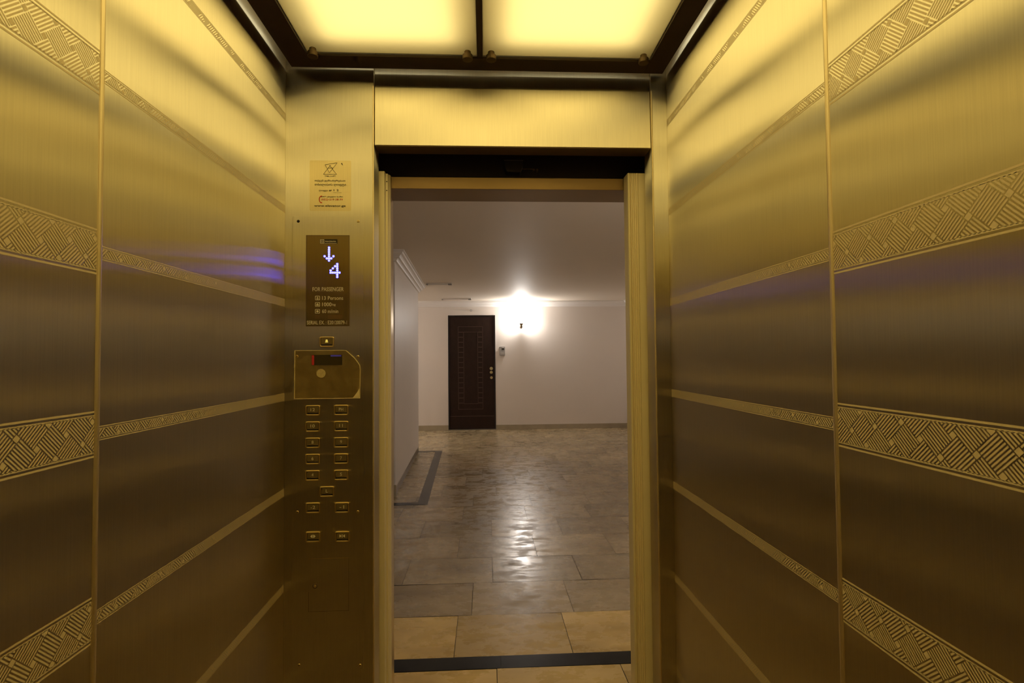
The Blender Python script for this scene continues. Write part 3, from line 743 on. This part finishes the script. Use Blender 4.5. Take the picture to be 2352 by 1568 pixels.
for i, (zz, rr) in enumerate(((1.187, 0.034), (1.112, 0.032))):
    bm = NB(); cyl(bm, (0.108, YW - 0.010, zz), rr * 0.85, 0.014, 'y', 28, r2=rr); k_ = obj('lock_escutcheon', bm, M['brass_lock'], lf, bevel=0.003)
bm = NB(); cyl(bm, (0.110, YW - 0.006, 1.010), 0.026, 0.010, 'y', 24); cyl(bm, (0.110, YW - 0.045, 1.010), 0.008, 0.040, 'y', 16); box(bm, 0.000 + 0.100, 0.118, YW - 0.050, YW - 0.040, 0.985, 1.020)
obj('door_handle', bm, M['brass_lock'], lf, bevel=0.002)
bm = NB(); box(bm, DX0 - 0.012, DX0, YW - 0.004, YW + 0.002, 0.0, DZT + 0.012); box(bm, DX1, DX1 + 0.010, YW - 0.004, YW + 0.002, 0.0, DZT + 0.012); box(bm, DX0, DX1, YW - 0.004, YW + 0.002, DZT, DZT + 0.012)
struct('trim_10', bm, M['crown'])
bm = NB(); box(bm, DX0 + 0.002, DX1 - 0.002, YW - 0.03, YW + 0.06, 0.0, 0.016); struct('trim_11', bm, M['steel'])

# door entry phone beside the flat door
t = thing('intercom', 'small grey intercom panel on the wall right of the dark door', 'intercom', (0.325, YW, 1.44))
bm = NB(); prism(bm, rrect(-0.052, 0.052, 0, 0.172, 0.008), -0.028, 0, 'y'); obj('housing', bm, M['grey_plastic'], t, bevel=0.003)
bm = NB(); prism(bm, rrect(-0.012, 0.036, 0.108, 0.140, 0.004), -0.030, -0.0281, 'y'); obj('camera_window', bm, M['slot'], t)
bm = NB(); box(bm, -0.010, 0.034, -0.030, -0.0281, 0.146, 0.156); obj('name_plate', bm, M['white_plastic'], t)
bm = NB()
for a in range(2):
    for c in range(3): cyl(bm, (-0.026 + c * 0.026, -0.031, 0.030 + a * 0.032), 0.007, 0.003, 'y', 12)
obj('call_button', bm, M['white_plastic'], t)

# wall sconce
def sconce(label, loc, rz):
    t = thing('wall_sconce', label, 'wall sconce', loc, 'lit wall sconces in the hall'); t.rotation_euler = (0, 0, rz)
    bm = NB(); cyl(bm, (0, -0.012, 0.05), 0.032, 0.012, 'y', 28); cyl(bm, (0, -0.020, 0.05), 0.018, 0.010, 'y', 20); obj('back_plate', bm, M['sconce_metal'], t, bevel=0.003)
    bm = NB()
    pts = [(-0.02, 0.05), (-0.06, 0.028), (-0.10, 0.035), (-0.12, 0.06)]
    for a, b in zip(pts, pts[1:]):
        v = Vector((0, b[0] - a[0], b[1] - a[1])); n_ = 10; q = v.to_track_quat('Z', 'Y'); A, B = [], []
        for k in range(n_):
            o_ = q @ Vector((0.006 * math.cos(2 * PI * k / n_), 0.006 * math.sin(2 * PI * k / n_), 0))
            A.append(bm.verts.new(Vector((0, a[0], a[1])) + o_)); B.append(bm.verts.new(Vector((0, b[0], b[1])) + o_))
        for k in range(n_): bm.faces.new((A[k], A[(k + 1) % n_], B[(k + 1) % n_], B[k]))
        bm.faces.new(A); bm.faces.new(list(reversed(B)))
    obj('arm', bm, M['sconce_metal'], t, smooth=True)
    bm = NB(); lathe(bm, (0, -0.12, 0.0), [(0.004, 0.0), (0.012, 0.010), (0.024, 0.035), (0.020, 0.062), (0.030, 0.080), (0.052, 0.098), (0.056, 0.104), (0.050, 0.104)]); obj('cup', bm, M['sconce_metal'], t, smooth=True)
    bm = NB(); lathe(bm, (0, -0.12, 0.0), [(0.038, 0.104), (0.058, 0.125), (0.066, 0.155), (0.060, 0.190), (0.070, 0.215), (0.066, 0.2155), (0.02, 0.20)]); obj('glass_shade', bm, M['bulb'], t, smooth=True)


sconce('lit wall sconce with aged brass cup and glowing glass right of the dark door', (0.695, YW, 1.955), 0)
sconce('added out-of-view lit sconce brightening the hall from the landing wall right of the lift', (2.3, HY0, 1.955), PI)  # extra lamp added out of view, the door sconce alone leaves the hall dark
sconce('added out-of-view lit sconce brightening the hall from the recess behind the wall pier', (HX0, 9.1, 1.955), PI / 2)  # second added lamp, unseen, lifts the hall light from behind the pier

# small ceiling fittings
def batten(name, x0, x1, y, label):
    t = thing(name, label, 'ceiling light', ((x0 + x1) / 2, y, HCZ), 'unlit ceiling battens in the hall')
    w2 = (x1 - x0) / 2
    bm = NB(); box(bm, -w2, w2, -0.045, 0.045, -0.014, 0.0); obj('body', bm, M['white_plastic'], t, bevel=0.003)
    bm = NB(); cyl(bm, (-w2 + 0.02, 0, -0.022), 0.009, 2 * w2 - 0.05, 'x', 16); obj('tube', bm, M['crown'], t)
    for sx, wd in ((-1, 0.012), (1, 0.026)):
        bm = NB(); box(bm, sx * (w2 - wd) - wd, sx * (w2 - wd) + wd, -0.03, 0.03, -0.034, -0.0141); obj('end_cap', bm, M['grey_plastic'], t, bevel=0.002)
    return t
batten('ceiling_batten', -0.86, -0.49, 7.72, 'small unlit ceiling batten beside the end of the wall pier')
batten('ceiling_batten', -0.80, -0.26, 9.72, 'small unlit ceiling batten in front of the dark door')
t = thing('door_sensor', 'small round sensor on a thin cable above the dark door', 'sensor', (-0.28, YW, 2.322))
bm = NB(); cyl(bm, (0, -0.020, 0), 0.020, 0.020, 'y', 20); obj('ring', bm, M['grey_plastic'], t, bevel=0.003)
bm = NB(); cyl(bm, (0, -0.022, 0), 0.011, 0.003, 'y', 16); obj('lens', bm, M['crown'], t)
bm = NB(); prism(bm, [(-1.2, 0.058), (-0.02, 0.004), (-0.02, -0.002), (-1.2, 0.052)], -0.006, 0.0, 'y'); obj('cable', bm, M['white_plastic'], t)
